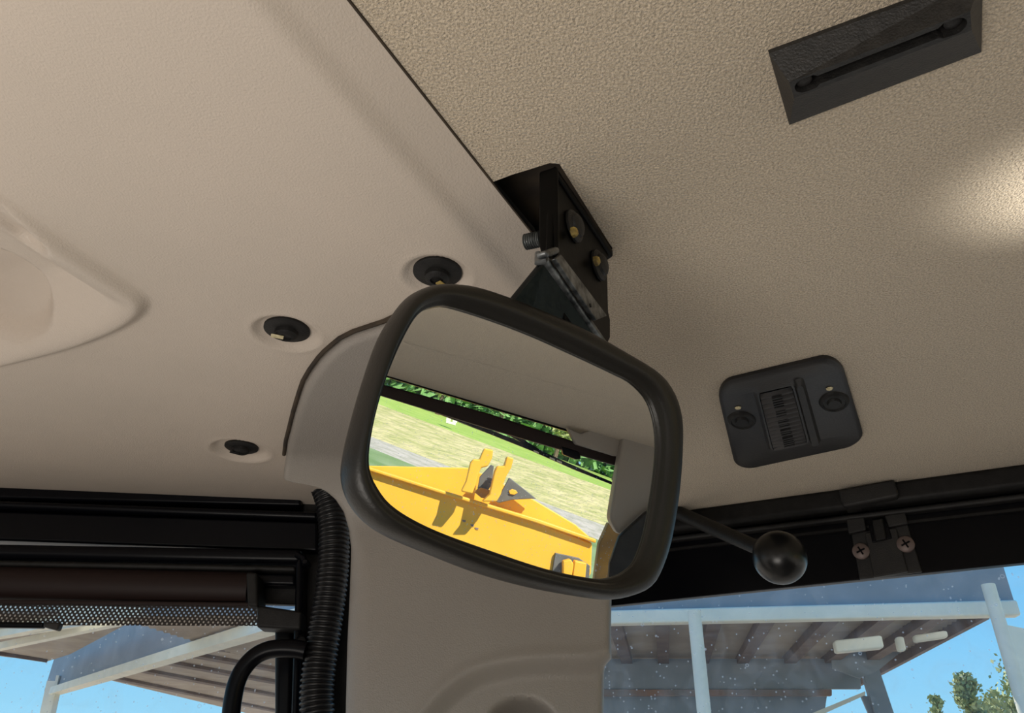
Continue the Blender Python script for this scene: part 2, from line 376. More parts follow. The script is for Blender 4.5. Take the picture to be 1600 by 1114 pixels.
# corrugated roof sheet over the far bay + purlins (running at yaw ~10)
ZR = 1.62
ty = math.radians(11); PD = V((math.sin(ty), math.cos(ty), 0)); PS = V((math.cos(ty), -math.sin(ty), 0))
e0 = hz(1500, 966, ZR)                      # right roof edge point
def q2(s, f): return e0 + PS * s + PD * f
vs = []; fs = []
NC = 150
f0, f1 = -0.6, 5.3
for i in range(NC + 1):
    f = f0 + (f1 - f0) * i / NC; zz = 0.018 * math.cos(i * math.pi / 2 * 1.0)
    vs += [q2(-9.5, f) + UP * zz, q2(0.0, f) + UP * zz]
for i in range(NC): fs.append((2 * i, 2 * i + 1, 2 * i + 3, 2 * i + 2))
mesh('roof_sheet', vs, fs, SHEET, shed)
for i, px in enumerate([962, 1034, 1112, 1190, 1283, 1362, 1435]):
    top = hz(px, 972, ZR - 0.02); s0 = (top - e0).dot(PS)
    MB().bar(q2(s0, f0) - UP * 0.06, q2(s0, 4.9) - UP * 0.06, PS * 0.075, UP * 0.05).build('purlin', PURLIN, shed)
MB().bar(q2(0.02, f0) - UP * 0.03, q2(0.02, f1) - UP * 0.03, PS * 0.03, UP * 0.09).build('roof_edge_trim', PURLIN, shed)
# far beam, dark wall and rusty rail
far = hz(1030, 1030, ZR - 0.05); ff = (far - e0).dot(PD)
def pf(px, py, df=0.0): return hitp(px, py, e0 + PD * (ff + df), PD)
MB().prism([pf(900, 1029), pf(1345, 1029), pf(1345, 1076), pf(900, 1076)], PD * 0.1).build('far_beam', WEB, shed)
MB().prism([pf(900, 1077, -.05), pf(1300, 1077, -.05), pf(1300, 1087, -.05), pf(900, 1087, -.05)], PD * 0.1).build('rusty_rail', RUST, shed, bevel=0.01)
MB().prism([pf(900, 1088, .3), pf(1292, 1088, .3), pf(1270, 1240, .3), pf(900, 1240, .3)], PD * 0.1).build('back_wall', WEB, shed)
MB().prism([pf(1346, 1040), pf(1374, 1046), pf(1402, 1130), pf(1372, 1130)], PD * 0.15).build('far_column', WEB, shed)
MB().prism([pf(1290, 1114, -.1), pf(1352, 1086, -.1), pf(1352, 1080, -.1), pf(1250, 1122, -.1)], PD * 0.1).build('brace', WHITE, shed)
MB().prism([pf(1345, 1086, .1), pf(1357, 1088, .1), pf(1370, 1130, .1), pf(1364, 1130, .1)], PD * 0.06).build('brace', WEB, shed)
lf0 = hz(1304, 1003, 1.3)
MB().prism([hz(1304, 1000, 1.36), hz(1378, 992, 1.36), hz(1378, 992, 1.36) - UP * .12, hz(1304, 1000, 1.36) - UP * .12], PD * 0.15).build('hanging_box', WHITE, shed, bevel=0.02)
MB().prism([hz(1400, 995, 1.36), hz(1412, 993, 1.36), hz(1412, 993, 1.36) - UP * .14, hz(1400, 995, 1.36) - UP * .14], PD * 0.1).build('hanging_box', WHITE, shed, bevel=0.02)
MB().prism([hz(1428, 992, 1.40), hz(1480, 984, 1.40), hz(1480, 984, 1.40) - UP * .07, hz(1428, 992, 1.40) - UP * .07], PD * 0.1).build('hanging_box', WHITE, shed, bevel=0.02)
# dark knee plate under hanging boxes to the far column
MB().prism([pf(1300, 1012, -.3), pf(1440, 992, -.3), pf(1374, 1046, -.3), pf(1344, 1060, -.3), pf(1300, 1045, -.3)], PD * 0.05).build('knee_plate', WEB, shed)
# left side: beam going away to the left, column, roof pieces
pL0 = hz(520, 950, ZB); pL1 = hz(76, 1083, ZB)
dl = (pL1 - pL0).normalized(); sl = dl.cross(UP).normalized()
if sl.y > 0: sl = -sl
k0 = (pL0 - CAM).length / FPX; k1 = (pL1 - CAM).length / FPX
MB().prism([pL0 - UP * 0.02, pL1 - UP * 0.02, pL1 + UP * 0.12, pL0 + UP * 0.12], -sl * 0.22).build('beam_flange', WHITE, shed)
wL1 = hz(60, 1088, ZB)
MB().prism([pL0 + UP * 0.12 - sl * .08, wL1 + UP * 0.12 - sl * .08, wL1 + UP * 0.95 - sl * .08, pL0 + UP * 1.5 - sl * .08], -sl * 0.04).build('beam_web', WEB, shed)
dL2 = math.hypot(*(pL1 - CAM).xy)
def lp(px, py, dd=0.0): return outp(px, py, dL2 + dd)
cA = lp(92, 1062); cB = lp(66, 1170)
MB().bar(lp(94, 1056, -.2), lp(62, 1200, -.2), V((0.03, 0, 0)), V((0, .1, 0))).build('column', WHITE, shed)
MB().bar(lp(82, 1064, .1), lp(50, 1210, .1), V((0.11, 0, 0)), V((0, .02, 0))).build('column', WHITE, shed)
# upper left parallel flange pair
for (x0, y0, x1, y1, tt) in ((-40, 1022, 215, 968, 0.05), (-40, 1003, 160, 962, 0.05)):
    p = hz(x0, y0, 1.75); q = hz(x1, y1, 1.75)
    MB().prism([p, q, q + UP * tt * 1.6, p + UP * tt * 2.4], -sl * 0.12).build('eaves_flange', WHITE, shed)
p = hz(-40, 1004, 1.78); q = hz(215, 964, 1.78)
MB().prism([p, q, q + UP * 0.6, p + UP * 0.6], -sl * 0.05).build('eaves_board', WHITE, shed)
def slab(pxs, z, name, m_): return MB().prism([hz(x, y, z) for x, y in pxs], UP * 0.05).build(name, m_, shed)
slab([(-60, 1018), (-60, 960), (150, 960), (215, 966), (110, 1022), (72, 1034)], 2.0, 'roof_sheet', SHEET)
slab([(160, 1060), (352, 1106), (480, 1138), (480, 960), (300, 1010)], 1.9, 'roof_sheet', SHEET)
for (x0, y0, x1, y1) in ((176, 1058, 480, 1120), (215, 1045, 480, 1095), (262, 1034, 480, 1074), (300, 1022, 480, 1054), (345, 1012, 480, 1033)):
    p = hz(x0, y0, 1.88); q = hz(x1, y1, 1.88); dd = (q - p).normalized().cross(UP)
    MB().bar(p, q, dd * 0.14, UP * 0.04).build('purlin', PURLIN, shed)
for o_ in (hz(60, 1030, 1.97),):
    MB().bar(hz(-60, 1012, 1.97), hz(70, 1032, 1.97), V((0, .1, 0)), UP * 0.03).build('purlin', PURLIN, shed)

# ================================================================== HEADLINER
cut = [(766, 286), (800, 273), (836, 262), (858, 255), (874, 256), (957, 388), (950, 402), (900, 440), (858, 420), (835, 368)]
cutw = [cz(*p) for p in cut]
pa_, pb_ = [], []
outer = [W(-1.0, -0.30, H), W(-1.0, 1.12, H), W(0.912, 1.12, H), W(0.912, -0.30, H)]
# dense border sampling
def densify(P, n):
    out = []
    for i in range(len(P)):
        for k in range(n): out.append(P[i].lerp(P[(i + 1) % len(P)], k / n))
    return out
# extend headliner only as a flat sheet with a pocket cut for the bracket
O2 = densify(outer, 12); I2 = cutw
pts = [p.xy for p in O2] + [p.xy for p in I2]; nO = len(O2); nI = len(I2)
edges = [(i, (i + 1) % nO) for i in range(nO)] + [(nO + i, nO + (i + 1) % nI) for i in range(nI)]
vo, eo, fo, *_ = delaunay_2d_cdt(pts, edges, [], 1, 1e-6)
def inside(p, poly):
    c = False; j = len(poly) - 1
    for i in range(len(poly)):
        if (poly[i].y > p.y) != (poly[j].y > p.y) and p.x < (poly[j].x - poly[i].x) * (p.y - poly[i].y) / (poly[j].y - poly[i].y) + poly[i].x: c = not c
        j = i
    return c
ip = [p.xy for p in I2]
fs = [tuple(f) for f in fo if not inside(sum((vo[i] for i in f), V((0, 0))) / len(f), ip)]
ceil = mesh('ceiling', [(v.x, v.y, CAM.z + H) for v in vo], fs, FELT)
tag(ceil, 'flat headliner of mottled beige felt over the cab', None, None, 'structure')
# turned-in rim of the cut
rim = MB(); n = nI
for i in range(n):
    a_, b_ = cutw[i], cutw[(i + 1) % n]
    rim.add([a_, b_, b_ + UP * .006, a_ + UP * .006], [(0, 1, 2, 3)])
rim.build('cut_edge', RECESS, ceil)
MB().prism([p + UP * 0.028 for p in [cz(740, 240), cz(1000, 230), cz(1040, 460), cz(800, 460)]], UP * 0.003).build('roof_steel', RECESS, ceil)
# roof shell above the cab (keeps the sun out)
tag(MB().prism([W(-1.1, -1.35, .42), W(-1.1, 1.45, .42), W(1.1, 1.45, .42), W(1.1, -1.35, .42)], UP * 0.04).build('roof', BLACK), 'outer roof shell of the cab above the headliner', None, None, 'structure')

# lower body of the cab: keeps the light coming in through the windows only
CABD = mat('dark_cab_trim', (.10, .09, .08), .7)
low = MB()
def wallp(a0, b0, a1, b1, z0, z1):
    low.add([W(a0, b0, z0), W(a1, b1, z0), W(a1, b1, z1), W(a0, b0, z1)], [(0, 1, 2, 3)])
wallp(.95, -.35, .95, 1.3, -1.4, -.62); wallp(.95, 1.36, -1.1, 1.36, -1.4, -.6)
wallp(-1.1, 1.36, -1.1, -1.35, -1.4, -.35); wallp(-1.1, -1.35, -.1, -1.35, -1.4, -.35)
tag(low.build('wall_lower', CABD), 'dark lower cab body below the windows, outside the view', None, None, 'structure')
tag(mesh('floor_cab', [W(-1.1, -1.35, -1.4), W(.95, -1.35, -1.4), W(.95, 1.36, -1.4), W(-1.1, 1.36, -1.4)], [(0, 1, 2, 3)], CABD), 'dark cab floor, outside the view', None, None, 'structure')
bk = MB()
bk.prism([W(-1.1, -1.35, .42), W(-1.1, 1.45, .42), W(-1.1, 1.45, .16), W(-1.1, -1.35, .16)], AX * .05)
bk.prism([W(-1.1, -1.35, .42), W(-.2, -1.35, .42), W(-.2, -1.35, .16), W(-1.1, -1.35, .16)], BX * .05)
for (a_, b_) in ((-1.08, -1.32), (-1.08, 1.34), (-1.08, 0.0)):
    bk.bar(W(a_, b_, -1.4), W(a_, b_, .4), AX * .05, BX * .05)
tag(bk.build('wall_rear', CABD), 'rear cab posts and header, outside the view', None, None, 'structure')

# ================================================================== MOULDED ROOF PANEL (left)
ZP = 0.284
B_EDGE = ab(cz(640, 120))[1]
B_EDGE = -0.167
B_FLAT = -0.192
aMAX = ab(cz(948, 512))[0]
bCUT = -0.36
scr_px = [(447, 522, 0.0215, 0.0048), (683, 432, 0.0195, 0.0045), (376, 705, 0.0255, 0.0055)]
scr = [(cz(x, y, ZP), R_, D_) for x, y, R_, D_ in scr_px]
lip = catmull([cz(x, y, ZP).xy for x, y in [(-160, 215), (-60, 275), (0, 310), (60, 350), (130, 397), (195, 440), (218, 456), (228, 470), (222, 486), (200, 503), (165, 520), (110, 540), (50, 556), (0, 568), (-80, 585), (-200, 600), (-260, 400)]], 5)
disc_c = cz(-48, 470, ZP).xy
disc_r = (cz(50, 458, ZP).xy - disc_c).length
slot_c = (cz(-20, 325, ZP).xy, cz(38, 370, ZP).xy)
def sdist(p, poly):
    best = 1e9
    for i in range(len(poly)):
        a_, b_ = poly[i], poly[(i + 1) % len(poly)]; ab_ = b_ - a_; t_ = max(0, min(1, (p - a_).dot(ab_) / ab_.dot(ab_)))
        best = min(best, (p - a_ - ab_ * t_).length)
    return best if inside(p, poly) else -best
lipc = sum(lip, V((0, 0))) / len(lip); lipR = max((p - lipc).length for p in lip) + 0.03
def panel_h(a, b_, p):
    z = ZP
    # rounded bevel towards the felt
    t_ = (b_ - B_FLAT) / (B_EDGE - B_FLAT)
    if t_ > -0.35: z += (H - ZP - .0012) * (sstep(t_, -0.25, 0.3) * 0.3 + max(0, min(1, t_)) * 0.7)
    for c, R_, D_ in scr:
        r = (p - c.xy).length
        if r < R_ * 1.5:
            z += D_ * (1 - sstep(r, R_ * 0.84, R_ * 1.18)) - 0.0005 * math.exp(-((r - R_ * 1.22) / (R_ * .09)) ** 2)
    if (p - lipc).length < lipR:
        d = sdist(p, lip)
        z += -0.0075 * sstep(d, -0.004, 0.006) + 0.026 * sstep(d, 0.008, 0.06)
        rd = (p - disc_c).length
        z += 0.018 * (1 - sstep(rd, disc_r * 0.86, disc_r))
        s0_, s1_ = slot_c; v_ = s1_ - s0_; tt = max(0, min(1, (p - s0_).dot(v_) / v_.dot(v_))); rs = (p - s0_ - v_ * tt).length
        z += 0.010 * (1 - sstep(rs, 0.007, 0.016))
    return z
st = 0.0024
As = [-0.45 + i * st for i in range(int((aMAX + 0.45) / st))] + [aMAX]
nA0 = len(As)
a = aMAX
while a < 0.86: a += st; As.append(a)
Bs = [B_EDGE, B_EDGE - .0015]
b_ = B_EDGE - .004
while b_ > -1.25: Bs.append(b_); b_ -= st if b_ > -0.92 else st * 1.6
vid = {}; vs = []; fs = []
for i, a in enumerate(As):
    for j, b_ in enumerate(Bs):
        if i >= nA0 and b_ > bCUT: continue
        p = CAM + AX * a + BX * b_
        vid[i, j] = len(vs); vs.append((p.x, p.y, CAM.z + (panel_h(a, b_, p.xy))))
for i in range(len(As) - 1):
    for j in range(len(Bs) - 1):
        k = [(i, j), (i + 1, j), (i + 1, j + 1), (i, j + 1)]
        if all(q in vid for q in k): fs.append(tuple(vid[q] for q in k))
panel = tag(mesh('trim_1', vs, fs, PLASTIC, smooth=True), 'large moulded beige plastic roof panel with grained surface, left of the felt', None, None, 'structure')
panel.data.polygons.foreach_set('use_smooth', [True] * len(panel.data.polygons))
MB().bar(W(-.45, B_EDGE + .0002, H - .0004), W(aMAX, B_EDGE + .0002, H - .0004), BX * .0008, UP * .0008).build('edge_shadow_strip', RECESS, panel)  # thin dark strip in place of the felt's shadow along the edge
# screws in the panel
def panel_screw(c, R_, D_, rad, markang, markcol, ms=0.0045):
    zc = CAM.z + ZP + D_ - 0.001
    C_ = V((c.x, c.y, zc)); dn = -UP
    w_ = MB().lathe(C_, dn, [(rad, -.001), (rad, 0.0006), (rad * .95, 0.0012), (rad * .62, 0.0016), (rad * .55, 0.0022), (rad * .5, 0.0022)], 36).build('screw', BLACKM, panel, smooth=True)
    MB().lathe(C_ + dn * .002, dn, [(rad * .52, 0), (rad * .50, 0.003), (rad * .40, 0.0045), (rad * .27, 0.005), (rad * .25, 0.0035), (rad * .01, 0.003)], 24).build('screw_head', STEEL if 0 else BLACKM, w_, smooth=True)
    dirm = V((math.cos(markang), math.sin(markang), 0)); sd_ = V((-dirm.y, dirm.x, 0))
    q = C_ + dirm * rad * 0.34 + dn * 0.0072
    o_ = MB().bar(q - dirm * ms, q + dirm * ms, sd_ * ms * .5, UP * 0.0006).build('paint_mark', markcol, w_, bevel=0.0008)
    o_['label'] = 'pale paint mark on the screw head'
    return w_
for (c, R_, D_), rad, ang, mc in zip(scr, (0.0168, 0.0160, 0.0165), (3.5, 0.9, 3.6), (CREAM, YELLOWTAG, BLACKM)):
    panel_screw(c, R_, D_, rad, ang, mc)

# ================================================================== PILLAR TRIM
ZT = .276
YF = 0.735                                  # pillar face distance
prof = [(y, ZT) for y in [0.430, .445, .46, .47, .48, .49, .50, .52, .54, .56, .58, .60, .62, .64, .65, .66, .665, .67]]
R_ = 0.060
for k in range(0, 49):
    an = math.pi / 2 * k / 48; prof.append((YF - R_ + R_ * math.sin(an), ZT - R_ + R_ * math.cos(an)))
z_ = ZT - R_
while z_ > -0.20: z_ -= 0.0035; prof.append((YF, z_))
leftb = [(500, 640), (515, 606), (520, 590), (527, 565), (540, 536), (560, 511), (580, 492), (610, 474), (650, 461), (700, 448), (740, 441), (752, 440), (757, 470), (762, 492), (770, 508), (782, 522), (800, 535), (825, 543), (850, 545), (900, 541), (1000, 536), (1114, 533), (1300, 528)]
rightb = [(500, 700), (600, 960), (700, 1000), (760, 1000), (800, 980), (860, 958), (1015, 956), (1026, 958), (1036, 948), (1300, 944)]
def xy_for(px, yz):
    # world x on the line (y,z) whose image column is px
    y, z = yz; lo, hi = -2.0, 2.0
    def col(x):
        q = V((x, y, z)); return 800 + FPX * q.dot(right) / q.dot(fwd)
    for _ in range(40):
        mi = (lo + hi) / 2
        if col(mi) < px: lo = mi
        else: hi = mi
    return lo
def rowof(x, yz):
    q = V((x, yz[0], yz[1])); return 557 - FPX * q.dot(upv) / q.dot(fwd)
NX = 150
vs = []; fs = []
arcp = None
hole_c = (CAM + V((0, 0, 0)))
for i, yz in enumerate(prof):
    xl = -0.2
    for _ in range(4): xl = xy_for(interp(rowof(xl, yz), leftb), yz)
    xr = 0.1
    for _ in range(4): xr = xy_for(interp(rowof(xr, yz), rightb), yz)
    # outward normal of the profile (towards cab): down on the roof, -y on the face
    j0, j1 = max(i - 1, 0), min(i + 1, len(prof) - 1)
    ty_, tz_ = prof[j1][0] - prof[j0][0], prof[j1][1] - prof[j0][1]; L_ = math.hypot(ty_, tz_)
    ny, nz = tz_ / L_, -ty_ / L_            # towards the cab
    for k in range(NX + 1):
        t_ = k / NX
        x = xl + (xr - xl) * t_
        dl_ = x - xl; dr_ = xr - x
        rr = 0.007 + .018 * (1 - sstep(yz[1], .16, .24))
        back = 0.0
        if dl_ < rr: back += rr * 0.9 * (1 - math.sqrt(max(0, 1 - (1 - dl_ / rr) ** 2)))
        if dr_ < 0.008: back += 0.008 * (1 - math.sqrt(max(0, 1 - (1 - dr_ / .008) ** 2)))
        vs.append(V((x, yz[0] - ny * back, yz[1] - nz * back)) + CAM)
for i in range(len(prof) - 1):
    for k in range(NX):
        fs.append((i * (NX + 1) + k, i * (NX + 1) + k + 1, (i + 1) * (NX + 1) + k + 1, (i + 1) * (NX + 1) + k))
# arc step: polyline on the face plane
def pface(px, py): return hitp(px, py, CAM + V((0, YF, 0)), V((0, 1, 0)))
arcw = catmull([V((pface(x, y).x, pface(x, y).z - CAM.z)) for x, y in [(600, 1250), (632, 1170), (664, 1114), (700, 1076), (740, 1050), (790, 1036), (850, 1030), (920, 1029), (1010, 1029), (1100, 1260)]], 6)
hc = V((pface(815, 1165).x, pface(815, 1165).z - CAM.z)); hr = (V((pface(888, 1165).x, pface(888, 1165).z - CAM.z)) - hc).length
for v in vs:
    if v.z - CAM.z < 0.16:
        p = V((v.x, v.z - CAM.z)); d = sdist(p, arcw)
        if d > -0.02:
            v.y += 0.010 * sstep(d, -0.002, 0.016) - 0.0018 * math.exp(-((d + 0.004) / 0.005) ** 2)
        rh = (p - hc).length
        if rh < hr * 1.1: v.y += 0.05 * (1 - sstep(rh, hr * .6, hr))
# returns (side skirts) so that the trim has depth
nrow = NX + 1
base = len(vs)
for i in range(len(prof)):
    for e_, k in ((0, 0), (1, NX)):
        v = vs[i * nrow + k]; yz = prof[i]
        s_in = 0.03
        vs.append(v + (V((0, s_in, 0)) if yz[1] < .23 else V((0, s_in * .3, .012))))
for i in range(len(prof) - 1):
    fs.append((i * nrow, (i + 1) * nrow, base + 2 * (i + 1), base + 2 * i))
    fs.append((i * nrow + NX, (i + 1) * nrow + NX, base + 2 * (i + 1) + 1, base + 2 * i + 1))
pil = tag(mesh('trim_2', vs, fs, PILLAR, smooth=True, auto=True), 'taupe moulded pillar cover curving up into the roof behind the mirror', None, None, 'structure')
pil.data.set_sharp_from_angle(angle=math.radians(60))
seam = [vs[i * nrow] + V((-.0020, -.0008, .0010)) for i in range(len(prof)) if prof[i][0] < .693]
MB().tube(seam, .0019, 8).build('seam_shadow_line', RECESS, pil, smooth=True)  # dark tube drawn in as the shadow line of the pillar seam

# ================================================================== LEFT DOOR WALL
wl = tag(MB().prism([pl(-260, 700, -.03), pl(560, 715, -.03), pl(560, 850, -.03), pl(-260, 838, -.03)], NL * 0.03).build('wall_left', BLACK), 'black painted steel header above the left door glass', None, None, 'structure')
def lbar(name, x0, y0, x1, y1, th, off, m_, depth=0.02, rnd=None, parent=wl):
    p0, p1, p2, p3 = pl(x0, y0 - th / 2, off), pl(x1, y1 - th / 2, off), pl(x1, y1 + th / 2, off), pl(x0, y0 + th / 2, off)
    return MB().prism([p0, p1, p2, p3], NL * depth).build(name, m_, parent, bevel=rnd or 0.003, seg=3)
lbar('header_plate', -260, 755, 470, 773, 34, -.006, BLACK)
lbar('header_bead', -260, 778, 496, 805, 12, .004, BLACK, .03, .004)
lbar('header_channel', -260, 812, 496, 838, 46, -.004, BLACK, .03)
lbar('door_frame_rail', -260, 855, 470, 868, 22, .012, BLACK, .04, .006)
lbar('door_frame_seal', -260, 874, 462, 888, 10, .006, BLACKM, .03, .003)
lbar('inner_rail', -260, 886, 462, 905, 20, -.004, BLACK, .03, .004)
lbar('backing_plate', -260, 905, 470, 925, 40, -.022, BLACKM, .01, .001)
# vertical door frame post and gap strip by the hose
def lpost(name, x0, x1, y0, y1, off, m_, depth=0.03, xb0=None, xb1=None, rnd=.003):
    xb0 = x0 if xb0 is None else xb0; xb1 = x1 if xb1 is None else xb1
    return MB().prism([pl(x0, y0, off), pl(x1, y0, off), pl(xb1, y1, off), pl(xb0, y1, off)], NL * depth).build(name, m_, wl, bevel=rnd, seg=3)
lpost('door_post', 428, 460, 955, 1180, -.01, BLACK, .03, 428, 455, .006)
lpost('door_post_flange', 462, 474, 868, 1180, .010, BLACK, .04, 452, 466, .004)
lpost('post_seal', 474, 575, 745, 1180, -.02, BLACKM, .02, 458, 575)
MB().tube([pl(463, 866, .012), pl(474, 872, .012), pl(479, 884, .012)], .0035, 10).build('frame_corner', BLACK, wl, smooth=True)
# hinge nub near the handle
for (x, y, r_) in ((473, 1003, .007), (463, 1008, .006), (478, 880, .004)):
    MB().lathe(pl(x, y, .012), -NL, [(r_, -.01), (r_, .004), (r_ * .6, .007)], 18).build('bolt', BLACK, wl, smooth=True)
win = tag(mesh('window_1', [pl(-260, 940, -.03), pl(440, 940, -.03), pl(440, 1250, -.03), pl(-260, 1250, -.03)], [(0, 1, 2, 3)], GLASS), 'dusty left door glass with water spots', None, None, 'structure')
# roller blind
blind = empty('roller_blind', pl(200, 930, .02), 'dark brown roller blind cassette with perforated fabric above the left door glass', 'blind')
c0, c1 = pl(-260, 906, -.004), pl(392, 921, -.004)
MB().tube([c0, c1], 0.0185, 28).build('cassette_tube', BROWNBLK, blind, smooth=True)
MB().prism([pl(384, 893, .022), pl(402, 894, .022), pl(403, 948, .022), pl(386, 947, .022)], NL * .04).build('end_cap', BLACKM, blind, bevel=.003)
mesh('perforated_fabric', [pl(-260, 938, .006), pl(402, 944, .006), pl(402, 978, .006), pl(-260, 976, .006)], [(0, 1, 2, 3)], PERF, blind)
MB().prism([pl(-260, 934, .012), pl(400, 941, .012), pl(400, 947, .012), pl(-260, 941, .012)], NL * .01).build('fabric_lip', BROWNBLK, blind, bevel=.001)
MB().prism([pl(402, 945, .016), pl(472, 955, .016), pl(470, 984, .016), pl(400, 980, .016)], NL * .03).build('end_bracket', BLACKM, blind, bevel=.003)
MB().prism([pl(-260, 968, .012), pl(68, 972, .012), pl(66, 981, .012), pl(-260, 977, .012)], NL * .008).build('bottom_rail', BLACK, blind, bevel=.002)
MB().prism([pl(68, 971, .016), pl(94, 972, .016), pl(89, 985, .016), pl(66, 979, .016)], NL * .010).build('pull_tab', GREYBLK, blind, bevel=.002)
# grab handle
hp = catmull([pl(x, y, .035) for x, y in [(478, 1017), (462, 1014), (440, 1013), (418, 1016), (398, 1026), (381, 1044), (370, 1066), (364, 1092), (361, 1120), (360, 1180)]], 6, False)
tag(MB().tube(hp, 0.0088, 20).build('grab_handle', BLACK, None, smooth=True), 'curved black tubular grab handle in front of the left door glass', 'handle')
# corrugated hose
path = catmull([pl(x, y, .022) for x, y in [(500, 742), (514, 775), (521, 815), (522, 860), (519, 905), (513, 950), (506, 995), (499, 1040), (495, 1080), (496, 1120), (500, 1180)]], 60, False)
Lh = [0]
for p, q in zip(path, path[1:]): Lh.append(Lh[-1] + (q - p).length)
pitch = 0.0050
rad = [0.0172 - 0.0020 * (0.5 - 0.5 * math.cos(2 * math.pi * s / pitch)) ** 1.5 for s in Lh]
tag(MB().tube(path, rad, 24).build('corrugated_hose', mat('black_hose', (0.010, 0.010, 0.011), 0.33), None, smooth=True), 'black corrugated conduit hose running down beside the pillar cover', 'hose')
hose = bpy.data.objects['corrugated_hose']
for p in hose.data.polygons: p.use_smooth = True

# ================================================================== RIGHT WALL
AR = 0.912
def pr(px, py, off=0.0): return pa(px, py, AR - off)
wr = tag(MB().prism([W(AR, -0.50, H + .02), W(AR, 1.12, H + .02), pa(2300, 806, AR), pa(900, 952, AR)], AX * 0.012).build('wall_right', BLACK, bevel=.001), 'black painted steel header above the right window', None, None, 'structure')
# ceiling edge seal: two rolls
zr = (pr(1155, 828) - CAM).z
MB().bar(W(AR - .012, -0.45, (H + zr) / 2 + .002), W(AR - .012, 1.1, (H + zr) / 2 + .002), AX * .012, UP * ((H - zr) / 2)).build('ceiling_edge_seal', BLACKM, wr, bevel=.006, seg=3)
MB().bar(W(AR - .006, -0.45, zr - .004), W(AR - .006, 1.1, zr - .004), AX * .006, UP * .003).build('seal_lip', GREYBLK, wr, bevel=.002)
zr2 = (pr(1600, 797) - CAM).z
MB().bar(W(AR - .002, -0.45, zr2), W(AR - .002, 1.1, zr2), AX * .003, UP * .0015).build('header_seam', BLACKM, wr)
win2 = tag(mesh('window_2', [W(AR + .02, -0.55, .27), W(AR + .02, 1.12, .27), W(AR + .02, 1.12, -.7), W(AR + .02, -0.55, -.7)], [(0, 1, 2, 3)], GLASS), 'dusty right side window glass with dried water spots', None, None, 'structure')
# lever with ball knob
lev = empty('window_lever', pa(1045, 800, .885), 'black lever with round ball knob hanging below the right window header', 'lever')
kb = pa(1218, 871, .74)
rk = 41 / FPX * (kb - CAM).dot(fwd)
rodp = [pa(1020, 782, .885), pa(1062, 802, .875), kb + (pa(1062, 802, .875) - kb).normalized() * rk * .8]
MB().tube([rodp[0], rodp[1], rodp[1].lerp(rodp[2], .5), rodp[2]], [.0085, .0085, .0080, .0070], 18).build('rod', BLACKM, lev, smooth=True)
pr_ = [(rk * math.sin(math.pi * k / 20), -rk * math.cos(math.pi * k / 20)) for k in range(21)]
MB().lathe(kb, (kb - rodp[1]).normalized(), pr_, 40).build('ball_knob', mat('glossy_knob', (.006, .006, .006), .3), lev, smooth=True)
MB().lathe(rodp[2], (kb - rodp[1]).normalized(), [(.0105, -.004), (.0105, .004), (.009, .008)], 24).build('collar', BLACKM, lev, smooth=True)
# hinge
hg = empty('window_hinge', pr(1380, 860), 'black window hinge plate with two cross-head screws on the right header', 'hinge')
def hpz(name, pxs, off, th, m_=GREYBLK, bev=.0015): return MB().prism([pr(x, y, off) for x, y in pxs], AX * th).build(name, m_, hg, bevel=bev)
hpz('knuckle_cover', [(1309, 765), (1397, 748), (1405, 772), (1400, 776), (1321, 792), (1316, 788)], .035, .03, GREYBLK, .003)
hpz('lower_leaf', [(1326, 826), (1355, 822), (1440, 890), (1442, 893), (1342, 906)][:0] or [(1330, 834), (1417, 815), (1441, 893), (1343, 905)], .006, .006)
hpz('raised_tongue', [(1351, 832), (1400, 824), (1419, 893), (1365, 902)], .011, .006)
hpz('catch', [(1362, 812), (1379, 809), (1385, 842), (1368, 845)], .018, .007, BLACKM)
hpz('catch_slot', [(1357, 820), (1386, 815), (1394, 841), (1363, 848)], .0125, .002, BLACK)
hpz('ear', [(1322, 810), (1350, 808), (1354, 828), (1326, 834)], .012, .008)
hpz('ear', [(1382, 805), (1414, 800), (1419, 818), (1388, 824)], .012, .008)
for (x, y) in ((1345, 861), (1415, 850)):
    c = pr(x, y, .0115)
    s_ = MB().lathe(c, -AX, [(.0088, -.004), (.0088, .0002), (.0070, .0016), (.001, .0022)], 26).build('screw', SCREW, hg, smooth=True)
    for a_ in (0.4, 0.4 + math.pi / 2):
        dv = BX * math.cos(a_) + UP * math.sin(a_); dw = BX * -math.sin(a_) + UP * math.cos(a_)
        MB().bar(c - dv * .0048 - AX * .0021, c + dv * .0048 - AX * .0021, dw * .0009, AX * .0005).build('cross_slot', BLACK, s_)

# ================================================================== ROOF SWITCH PLATE AND SLOT PLATE
def quadmap(c, z):                           # c: 4 px corners (u0v0,u1v0,u1v1,u0v1)
    P = [cz(x, y, z) for x, y in c]
    return lambda u, v, d=0.0: (P[0].lerp(P[1], u)).lerp(P[3].lerp(P[2], u), v) - UP * d
sw = empty('roof_control_plate', cz(1235, 640), 'black rounded plate with ribbed thumbwheel and two screws on the felt ceiling', 'control')
Q = quadmap([(1117, 594), (1310, 548), (1352, 688), (1150, 732)], H)
def rrect(u0, v0, u1, v1, ru, rv, n=8):
    out = []
    for (cx, cy, a0) in ((u1 - ru, v1 - rv, 0), (u0 + ru, v1 - rv, 90), (u0 + ru, v0 + rv, 180), (u1 - ru, v0 + rv, 270)):
        for k in range(n + 1):
            an = math.radians(a0 + 90 * k / n); out.append((cx + ru * math.cos(an), cy + rv * math.sin(an)))
    return out
